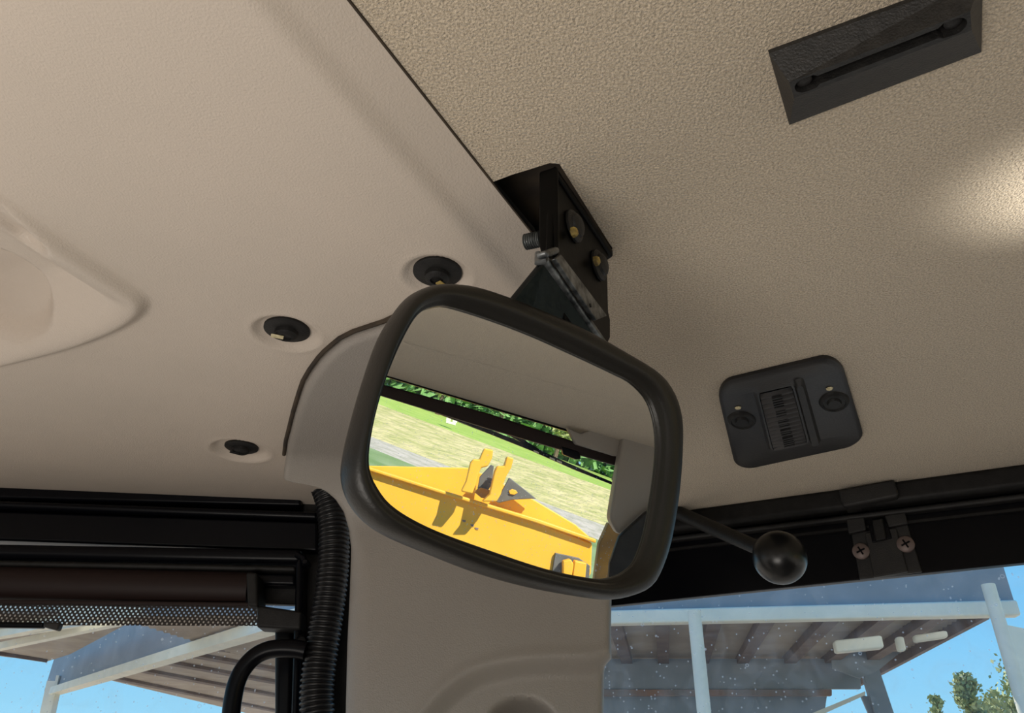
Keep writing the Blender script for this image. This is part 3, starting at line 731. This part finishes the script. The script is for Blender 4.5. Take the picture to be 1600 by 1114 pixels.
def loft(fn, rings, name, m_, parent, cap0=True, cap1=True, smooth=True):
    n = len(rings[0][0]); vs = []; fs = []
    for ring, d in rings: vs += [fn(u, v, d) for u, v in ring]
    for i in range(len(rings) - 1):
        for k in range(n): fs.append((i * n + k, i * n + (k + 1) % n, (i + 1) * n + (k + 1) % n, (i + 1) * n + k))
    if cap0: fs.append(tuple(range(n)))
    if cap1: fs.append(tuple(range((len(rings) - 1) * n, len(rings) * n)))
    return mesh(name, vs, fs, m_, parent, smooth, auto=True)
o1 = rrect(0, 0, 1, 1, .15, .17); o2 = rrect(.015, .012, .985, .988, .14, .16); o3 = rrect(.04, .03, .96, .97, .12, .14)
w1 = rrect(.29, .08, .64, .83, .07, .06); w2 = rrect(.315, .11, .615, .79, .05, .05); w3 = rrect(.33, .125, .60, .775, .03, .04)
plate = loft(Q, [(o1, 0), (o1, .003), (o2, .0045), (o3, .0055), (w1, .0060), (w2, .0085), (w3, .0085), (w3, -.004)], 'plate', mat('switch_plastic', (.008, .0078, .0095), .42, (.016, .0145, .0145), 30, bump=.2, bscale=600), sw, True, True)
# ridge on the right of the wheel window
loft(Q, [(rrect(.615, .10, .70, .82, .02, .03), .0055), (rrect(.63, .12, .68, .80, .015, .03), .011)], 'guard_ridge', GREYBLK, sw)
# thumbwheel: curved ribbed strip
wm = mat('thumbwheel_plastic', (.035, .033, .034), .5)
wheel = MB(); vs = []; fs = []; NR = 14; per = 8
for i in range(NR * per + 1):
    v = i / (NR * per); rib = 0.0028 * (0.5 + 0.5 * math.cos(2 * math.pi * i / per)) ** .6
    vv = .13 + v * .64; arch = .0050 + .004 * math.sin(math.pi * (v * .8 + .1))
    for u in (.333, .337, .594, .598): vs.append(Q(u, vv, (arch + rib) if u in (.337, .594) else arch - .002))
for i in range(NR * per):
    for k in range(3): fs.append((i * 4 + k, i * 4 + k + 1, (i + 1) * 4 + k + 1, (i + 1) * 4 + k))
mesh('thumbwheel', vs, fs, wm, sw, True)
wp = bpy.data.objects['thumbwheel']
# printed scale strip in the middle of the wheel
vs = []; fs = []
for i in range(24):
    v0 = .17 + i * .0235; v1 = v0 + .009; uu = .452 + .0 * i
    if i in (5, 9, 14, 18): continue
    n0 = len(vs)
    for (u, v) in ((.425, v0), (.505, v0), (.505, v1), (.425, v1)): vs.append(Q(u, v, .0122))
    for (u, v) in ((.425, v0), (.505, v0), (.505, v1), (.425, v1)): vs.append(Q(u, v, .0100))
    fs += [(n0, n0 + 1, n0 + 2, n0 + 3), (n0, n0 + 1, n0 + 5, n0 + 4), (n0 + 1, n0 + 2, n0 + 6, n0 + 5), (n0 + 2, n0 + 3, n0 + 7, n0 + 6), (n0 + 3, n0, n0 + 4, n0 + 7)]
mesh('raised_scale', vs, fs, GREYBLK, wp)
for (x, y, mx, my) in ((1159, 656, 1153, 637), (1303, 627, 1296, 607)):
    c = cz(x, y, H - .0055)
    s_ = MB().lathe(c, -UP, [(.0125, -.001), (.0125, .0), (.0112, .0022), (.0095, .003), (.0088, .0018), (.006, .0016), (.0052, .0034), (.001, .0036)], 32).build('screw', BLACKM, sw, smooth=True)
    cl_ = c + s_.parent.location * 0
    for vv_ in s_.data.vertices: vv_.co += Vector(AX * ((vv_.co - cl_).dot(AX) * 0.6))
    c2 = cz(mx, my, H - .0062)
    MB().lathe(c2, -UP, [(.0030, 0), (.0024, .0009), (.0008, .0011)], 7).build('paint_mark', CREAM, s_, smooth=False)['label'] = 'cream paint dab beside the screw'

sp = empty('slotted_roof_block', cz(1370, 90), 'black wedge-sided block with a long slot on the felt ceiling, top right', 'block')
# hipped block in cab axes
a0, b0 = ab(cz(1200, 78)); a1, b1 = ab(cz(1232, 190)); a2, b2 = ab(cz(1531, 76))
ca, cb = cz(1200, 78), cz(1232, 190); cc = cz(1531, 76); cdn = cc + (ca - cb) * 1.15
cdn = cz(1533, -44)
hs = .017
s0, s1 = cz(1258, 133, H - hs), cz(1492, 42, H - hs)
sdv = (s1 - s0).normalized(); spn = V((-sdv.y, sdv.x, 0))
def slotring(r_, pin=0.0):
    out = []
    # dog-bone outline: round ends and a narrower middle
    rn = r_ * .62 if pin == 0 else r_
    L_ = (s1 - s0).length
    for k in range(13):
        an = math.pi / 2 + math.pi * k / 12 ; out.append(s0 + sdv * (math.cos(an) * r_ * 1.1) + spn * (math.sin(an) * r_))
    for t_ in (.07, .10, .5, .90, .93): out.append(s0 + sdv * (L_ * t_) - spn * (rn if .08 < t_ < .92 else r_ * .95))
    for k in range(13):
        an = -math.pi / 2 + math.pi * k / 12 ; out.append(s1 + sdv * (math.cos(an) * r_ * 1.1) + spn * (math.sin(an) * r_))
    for t_ in (.93, .90, .5, .10, .07): out.append(s0 + sdv * (L_ * t_) + spn * (rn if .08 < t_ < .92 else r_ * .95))
    return out
sl1 = slotring(.0042); deep = [p + UP * .012 for p in sl1]
corn = [ca, cb, cc, cdn]
# outer ring with as many points as the slot ring
def outring(cs, n):
    mid = (s0 + s1) / 2; out = []
    for p in sl1:
        # project each slot point away from slot axis to the quad border
        d_ = None
        t_ = (p - s0).dot(sdv); base_ = s0 + sdv * max(0, min((s1 - s0).length, t_))
        dv = (p - base_); dv.z = 0
        if dv.length < 1e-7: dv = spn.copy()
        dv.normalize(); best = 1e9
        for i in range(4):
            e0_, e1_ = cs[i].xy, cs[(i + 1) % 4].xy; ed = e1_ - e0_
            den = dv.x * ed.y - dv.y * ed.x
            if abs(den) < 1e-9: continue
            w_ = e0_ - base_.xy; tt = (w_.x * ed.y - w_.y * ed.x) / den; ss = (w_.x * dv.y - w_.y * dv.x) / den
            if tt > 0 and -1e-6 <= ss <= 1 + 1e-6: best = min(best, tt)
        q = base_ + dv * best; out.append(V((q.x, q.y, CAM.z + H)))
    return out
# block body built as four sloping faces around a rectangular land, then the slot ring stitched by cdt
land = [s0 + sdv * -.006 + spn * .0052, s0 + sdv * -.006 - spn * .0052, s1 + sdv * .006 - spn * .0052, s1 + sdv * .006 + spn * .0052]
side = 1 if (ca - s0).dot(spn) > 0 else -1
if side < 0: land = [land[1], land[0], land[3], land[2]]
blk = MB()
low = [p - UP * .0025 for p in corn]
vs = corn + low + land
fs = [(i, (i + 1) % 4, 4 + (i + 1) % 4, 4 + i) for i in range(4)] + [(4 + i, 4 + (i + 1) % 4, 8 + (i + 1) % 4, 8 + i) for i in range(4)]
blk.add(vs, fs)
P2 = [p.xy for p in land] + [p.xy for p in sl1]; ns = len(sl1)
v2, _, f2, *_ = delaunay_2d_cdt(P2, [(i, (i + 1) % 4) for i in range(4)] + [(4 + i, 4 + (i + 1) % ns) for i in range(ns)], [], 1, 1e-7)
slp = [p.xy for p in sl1]
zl = land[0].z
blk.add([(v.x, v.y, zl) for v in v2], [tuple(f) for f in f2 if not inside(sum((v2[i] for i in f), V((0, 0))) / len(f), slp)])
blk.add(sl1 + deep, [(i, (i + 1) % ns, ns + (i + 1) % ns, ns + i) for i in range(ns)])
SLOTM = mat('slot_block_plastic', (.011, .0105, .010), .5, (.022, .0205, .019), 220, bump=.5, bscale=900)
blk.build('block_body', SLOTM, sp)
MB().prism([p + UP * .0001 for p in deep], UP * .001).build('slot_floor', BLACK, sp)
MB().lathe(s0 + UP * .006, -UP, [(.0036, 0), (.0036, .003), (.002, .004)], 16).build('slot_pin', GREYBLK, sp, smooth=True)
MB().lathe(s1 + UP * .006, -UP, [(.0036, 0), (.0036, .003), (.002, .004)], 16).build('slot_pin', GREYBLK, sp, smooth=True)

# ================================================================== MIRROR BRACKET
BB = -0.130
br = empty('mirror_bracket', pb(905, 330, BB), 'black steel bracket with bolts fixed to the ceiling above the mirror', 'bracket')
MB().prism([pb(x, y, BB) for x, y in [(866, 262), (957, 392), (949, 404), (951, 488), (954, 500), (954, 528), (947, 542), (930, 560), (900, 560), (868, 440), (862, 400)]], -BX * .004).build('side_plate', BRKT, br, bevel=.001)
# ceiling flange lip
MB().prism([cz(868, 257, H - .0), cz(958, 390, H - .0), cz(946, 398, H), cz(856, 266, H)], -UP * .006).build('ceiling_flange', BRKT, br, bevel=.0015)
# strip facing the cab, folded from the side plate
aF = ab(pb(864, 300, BB))[0]
MB().prism([pa(x, y, aF) for x, y in [(842, 268), (870, 259), (871, 397), (858, 402), (846, 402), (841, 380)]], AX * .003).build('front_flange', BRKT, br, bevel=.0012)
# cross bolt with thread
q0 = pa(846, 373, aF + .006); tb = []; tr = []
axb = (pa(822, 378, aF + .006) - q0); Lb = axb.length; axb.normalize()
for k in range(60): tb.append(q0 + axb * (Lb * k / 59)); tr.append(.0040 + .0006 * math.cos(2 * math.pi * k / 59 * 7))
MB().tube(tb, tr, 18).build('threaded_bolt', STEEL, br, smooth=True)
# bolts with yellow marks on the side plate
for (x, y, mx, my) in ((895, 354, 899, 362), (934, 415, 934, 407)):
    c = pb(x, y, BB + .0005)
    w_ = MB().lathe(c, BX, [(.0098, 0), (.0098, .0015), (.0088, .0025), (.0072, .0028), (.0066, .0042), (.0045, .0054), (.001, .0056)], 26).build('bolt', GREYBLK, br, smooth=True)
    c2 = pb(mx, my, BB + .0052)
    o_ = MB().lathe(c2, BX, [(.0030, -.002), (.0030, .0), (.0022, .0010), (.0005, .0012)], 7).build('paint_mark', YELLOWTAG, w_)
    o_['label'] = 'yellow paint mark on the bolt'
# arm: folded plate going down behind the mirror
P1 = pb(852, 407, BB + .004); P2_ = pb(946, 541, BB + .004)
P3 = CAM + ray(797, 474) * ((P1 - CAM).length * .985)
P4 = CAM + ray(815, 540) * ((P1 - CAM).length * .98); P5 = CAM + ray(930, 600) * ((P2_ - CAM).length * .99)
nn = (P2_ - P1).cross(P3 - P1).normalized()
if nn.dot(ray(860, 470)) < 0: nn = -nn
ARM = mat('satin_black_steel', (.003, .004, .0045), .28, (.006, .008, .009), 60, bump=.2, bscale=200, spec=.25)
MB().prism([P1, P2_, P5, P4, P3], nn * .003).build('arm_plate', ARM, br, bevel=.0008)
MB().tube([P1 + nn * .001, P1.lerp(P2_, .5) + nn * .001, P2_ + nn * .001], [.0026, .0024, .0024], 14).build('arm_fold_highlight', STEEL, br, smooth=True)  # bright tube paints in the gloss highlight along the fold
MB().prism([pb(852, 402, BB + .003), pb(866, 404, BB + .003), pb(952, 540, BB + .003), pb(944, 544, BB + .003)], -BX * .002).build('arm_inner_web', BRKT, br, bevel=.0006)
# flat bar
fb = MB().prism([pb(x, y, BB + .009) for x, y in [(868, 404), (877, 397), (949, 493), (932, 500)]], -BX * .0025).build('flat_bar', STEEL, br, bevel=.0005)
MB().lathe(pb(923, 477, BB + .0092), BX, [(.0011, -.0004), (.0011, .0002)], 10).build('pin_hole', BLACK, fb)
MB().prism([pb(x, y, BB + .011) for x, y in [(853, 391), (873, 384), (877, 394), (858, 402)]], -BX * .006).build('folded_tab', STEEL, br, bevel=.0015)
MB().tube([P1 + V((-.003, 0, .004)), P1 + V((-.0035, 0, -.001)), P1], .0022, 10).build('fold_corner', STEEL, br, smooth=True)

# ================================================================== MIRROR
mir = empty('rear_view_mirror', pm(800, 690, -.01), 'wide rounded rear-view mirror in a thick black frame, reflecting a yellow loader', 'mirror')
outl = [(666, 449), (697, 445), (742, 451), (809, 474), (899, 512), (966, 549), (1022, 584), (1046, 615), (1058, 655), (1058, 709), (1052, 781), (1039, 853), (1022, 900), (1005, 921), (980, 932), (951, 937), (922, 935), (836, 920), (750, 897), (664, 864), (600, 836), (565, 810), (544, 780), (535, 748), (537, 715), (548, 665), (565, 605), (589, 535), (612, 494), (637, 464)]
innl = [(675, 480), (700, 479), (764, 498), (830, 523), (899, 554), (960, 583), (989, 599), (1014, 628), (1026, 673), (1025, 732), (1011, 822), (995, 873), (978, 893), (955, 903), (926, 905), (854, 891), (764, 862), (675, 829), (616, 797), (587, 765), (573, 727), (578, 673), (594, 610), (616, 552), (639, 507), (655, 488)]
E1 = (pm(900, 700) - pm(700, 640)).normalized(); E2 = NM.cross(E1)
cc0 = pm(800, 690)
def loc2(p): q = p - cc0; return V((q.dot(E1), q.dot(E2)))
def resamp(P, n):
    P = catmull(P, 10); L = [0]
    for p, q in zip(P, P[1:] + P[:1]): L.append(L[-1] + (q - p).length)
    out = []; j = 0
    for i in range(n):
        s = L[-1] * i / n
        while L[j + 1] < s: j += 1
        t_ = (s - L[j]) / max(1e-9, L[j + 1] - L[j]); out.append(P[j].lerp(P[(j + 1) % len(P)], t_))
    return out
def radial(P2, n):                         # sample a closed curve by angle about the centre
    P2 = catmull(P2, 12); out = []
    for i in range(n):
        an = 2 * math.pi * i / n; dv = V((math.cos(an), math.sin(an))); best = None
        for a_, b_ in zip(P2, P2[1:] + P2[:1]):
            ed = b_ - a_; den = dv.x * ed.y - dv.y * ed.x
            if abs(den) < 1e-12: continue
            t_ = (a_.x * ed.y - a_.y * ed.x) / den; s_ = (a_.x * dv.y - a_.y * dv.x) / den
            if t_ > 0 and -1e-6 <= s_ <= 1 + 1e-6 and (best is None or t_ > best): best = t_
        out.append(dv * best)
    return out
NM_ = 160
OU = radial([loc2(pm(x, y, -.004)) for x, y in outl], NM_)
IN = radial([loc2(pm(x, y)) for x, y in innl], NM_)
def P3d(q, h): return cc0 + E1 * q.x + E2 * q.y + NM * h
rings = []
def mix(t_, h, extra=0.0): return [P3d(IN[i] + (OU[i] - IN[i]) * t_ + OU[i].normalized() * extra, h) for i in range(NM_)]
rings.append(mix(0.06, -.0015))           # glass seat
rings.append(mix(-0.03, -.0005)); rings.append(mix(-0.035, .0015)); rings.append(mix(0.03, .0028)); rings.append(mix(0.14, .0030)); rings.append(mix(0.18, .0040))
for t_, h in ((.35, .0060), (.55, .0062), (.75, .0045), (.9, .0015), (.98, -.002), (1.0, -.005)): rings.append(mix(t_, h))
rings.append(mix(1.0, -.007, -.0004)); rings.append(mix(1.0, -.0075, -.0016)); rings.append(mix(1.0, -.012, -.0028)); rings.append(mix(1.0, -.017, -.006)); rings.append(mix(1.0, -.021, -.013)); rings.append(mix(0.0, -.024, -.010)); rings.append(mix(0.0, -.026, -.035))
vs = [p for r in rings for p in r]; fs = []
for i in range(len(rings) - 1):
    for k in range(NM_): fs.append((i * NM_ + k, i * NM_ + (k + 1) % NM_, (i + 1) * NM_ + (k + 1) % NM_, (i + 1) * NM_ + k))
fs.append(tuple(range((len(rings) - 1) * NM_, len(rings) * NM_)))
mesh('frame', vs, fs, RUBBER, mir, True)
gl = mesh('mirror_glass', [P3d(q * 1.0, 0) for q in IN] , [tuple(range(NM_))], MIRR, mir)
gl['label'] = 'silvered mirror glass'
# ball socket and stem on the back joining the arm
sk = cc0 - NM * .024
MB().tube([sk + E1 * .01, sk - NM * .012, pb(925, 560, BB)], [.012, .010, .006], 18).build('ball_stem', BLACKM, mir, smooth=True)

# ================================================================== FRONT OF THE CAB (seen in the mirror)
BF = 1.28
def zf(px, py, b_=BF): p = rb(px, py, b_); return p
eL, eR = rb(560, 574, BF), rb(975, 698, BF)
# front roof moulding sloping down to the windscreen
FR = mat('front_moulding', (.44, .38, .29), .6, (.48, .41, .31), 8, bump=.2, bscale=600)
vs = []; fs = []
def edge_at(a): # z of the lower edge along the windscreen
    aL, aR = ab(eL)[0], ab(eR)[0]
    return (eL - CAM).z + ((eR - CAM).z - (eL - CAM).z) * (a - aL) / (aR - aL)
NAf = 40; NBf = 14
for i in range(NAf + 1):
    a = -0.95 + (1.86) * i / NAf
    for j in range(NBf + 1):
        t_ = j / NBf; b_ = .84 + (BF - .84) * t_
        ze = max(.2, min(.285, edge_at(a)))
        z = H - .0003 + (ze - H) * sstep(t_, 0.0, 1.15) * 1.03
        vs.append(W(a, b_, z))
for i in range(NAf):
    for j in range(NBf): fs.append((i * (NBf + 1) + j, i * (NBf + 1) + j + 1, (i + 1) * (NBf + 1) + j + 1, (i + 1) * (NBf + 1) + j))
tag(mesh('trim_3', vs, fs, FELT, smooth=True), 'beige front roof moulding above the windscreen, seen in the mirror', None, None, 'structure')
def fprism(pxs, b_, th, name, m_, parent=None, bevel=0.0):
    return MB().prism([rb(x, y, b_) for x, y in pxs], BX * th).build(name, m_, parent, bevel=bevel)
tag(fprism([(560, 571), (975, 696), (975, 701), (560, 576)], BF - .004, .01, 'trim_4', BLACK), 'thin black seal along the windscreen top, in the mirror', None, None, 'structure')
tag(fprism([(560, 590), (764, 646), (975, 715), (975, 731), (764, 670), (560, 607)], BF - .03, .03, 'sun_blind_tube', BROWNBLK, None, .004), 'dark horizontal blind tube across the windscreen, in the mirror', 'blind')
tag(fprism([(877, 697), (905, 706), (908, 717), (900, 718), (880, 710)], BF - .034, .02, 'tube_catch', BLACK, bpy.data.objects['sun_blind_tube'], .002))
# right front pillar inside
FP = tag(fprism([(977, 664), (1100, 700), (1100, 810), (1010, 800), (968, 838), (953, 812)], BF - .10, .05, 'trim_5', PILLAR, None, .01), 'taupe front pillar cover at the right side of the mirror image', None, None, 'structure')
fprism([(968, 838), (1010, 800), (1100, 760), (1100, 960), (950, 930), (953, 880)], BF - .13, .02, 'lower_cover', GREYBLK, FP, .004)
fprism([(886, 667), (896, 672), (908, 677), (918, 673), (930, 669), (975, 675), (1000, 680), (990, 716), (960, 712), (900, 694)], BF - .07, .03, 'corner_moulding', PILLAR, FP, .004)
# front glass
tag(mesh('window_3', [W(-.95, BF + .03, .30), W(.80, BF + .03, .30), W(.80, BF + .12, -.75), W(-.95, BF + .12, -.75)], [(0, 1, 2, 3)], GLASSF), 'clear front windscreen glass behind the camera', None, None, 'structure')
# wiper
wpr = empty('windscreen_wiper', rb(850, 700, BF + .16), 'black windscreen wiper outside the front glass, seen in the mirror', 'wiper')
fprism([(680, 640), (720, 653), (830, 697), (900, 729), (966, 757), (966, 761), (900, 735), (830, 704), (720, 660), (680, 645)], BF + .15, .012, 'wiper_blade', BLACK, wpr)
fprism([(757, 650), (800, 675), (846, 704), (838, 704), (795, 680), (745, 652)], BF + .17, .008, 'wiper_arm', BLACK, wpr)
for x0 in (834, 859, 870):
    y0 = 703 + (x0 - 834) * .43
    fprism([(x0, y0), (x0 + 8, y0 + 3.4), (x0 + 8, y0 + 6), (x0, y0 + 2.6)], BF + .148, .003, 'blade_clip', WHITE, wpr)

# ================================================================== YELLOW LOADER IMPLEMENT (seen in the mirror)
BU = 3.3
ld = empty('loader_bucket', rb(760, 860, BU), 'yellow loader frame in front of the cab, reflected in the mirror', 'loader')
def lprism(name, pxs, m_=YEL, b_=BU, th=.06, bev=.008, parent=None): return fprism(pxs, b_, th, name, m_, parent or ld, bev)
# large lower face, upper back plate
lprism('front_face', [(540, 722), (700, 772), (840, 815), (926, 848), (924, 896), (905, 930), (700, 900), (540, 840)], YEL, BU, .12, .012)
lprism('top_flange', [(540, 718), (700, 769), (840, 811), (932, 843), (931, 849), (840, 818), (700, 775), (540, 724)], YEL, BU - .03, .05, .006)
lprism('back_plate', [(540, 727), (640, 729), (735, 731), (835, 781), (900, 820), (928, 845), (840, 830), (700, 790), (540, 740)], YEL, BU + .14, .04, .006)
def lug(pxs, b_): return lprism('lug', pxs, YEL, b_, .07, .008)
lug([(720, 768), (728, 752), (735, 722), (740, 717), (749, 718), (753, 708), (757, 700), (771, 703), (769, 716), (762, 729), (752, 731), (748, 740), (744, 756), (738, 772)], BU - .16)
lug([(753, 784), (765, 772), (773, 736), (777, 728), (788, 728), (792, 713), (803, 716), (799, 731), (792, 743), (787, 756), (783, 772), (776, 784)], BU - .16)
lprism('pin', [(750, 745), (768, 726), (772, 728), (768, 758), (760, 770), (746, 767)], GREYM, BU + .0, .05, .004)
lprism('lug_web', [(740, 768), (752, 762), (766, 766), (764, 780), (752, 778)], YELD, BU - .05, .05, .004)
gp = lprism('gusset', [(796, 746), (838, 779), (800, 781), (780, 786), (775, 784)], GREYM, BU + .06, .03, .004)
lprism('gusset_pad', [(795, 767), (800, 764), (806, 766), (809, 770), (804, 773), (797, 772)], YEL, BU + .05, .01, .002, gp)
rc = lprism('latch_recess', [(868, 864), (905, 872), (922, 884), (920, 912), (862, 900)], GREYM, BU - .02, .03, .003)
lprism('latch_block', [(880, 877), (892, 874), (897, 882), (893, 905), (880, 902)], YEL, BU - .08, .05, .006)
lprism('latch_block', [(898, 876), (917, 880), (914, 912), (894, 908)], YEL, BU - .08, .05, .006)
fp2 = fprism([(951, 816), (975, 836), (960, 925), (926, 925), (936, 850)], BF + .35, .03, 'side_guard', YELD, None, .004)
tag(fp2, 'yellow scuffed guard plate beside the front pillar, at the right of the mirror image', 'guard plate')
for (x, y) in ((735, 819), (742, 824), (722, 812)):
    fprism([(x, y), (x + 6, y + 1), (x + 5, y + 4), (x + 1, y + 3)], BU - .003, .003, 'rust_chip', RUST, ld)
# small white sign on the lawn
sg = MB(); pS = rb(705, 659, 44)
dirA = AX
for s_ in (-.2, .2):
    sg.prism([pS + dirA * (s_ - .14), pS + dirA * (s_ + .14), pS + dirA * (s_ + .14) + UP * .75, pS + dirA * (s_ - .14) + UP * .75], BX * .3)
sg.prism([pS + dirA * -.3 - UP * .15, pS + dirA * .3 - UP * .15, pS + dirA * .3, pS + dirA * -.3], BX * .3)
tag(sg.build('white_box', WHITE, bevel=.02), 'small white twin box standing on the lawn, in the mirror', 'box')
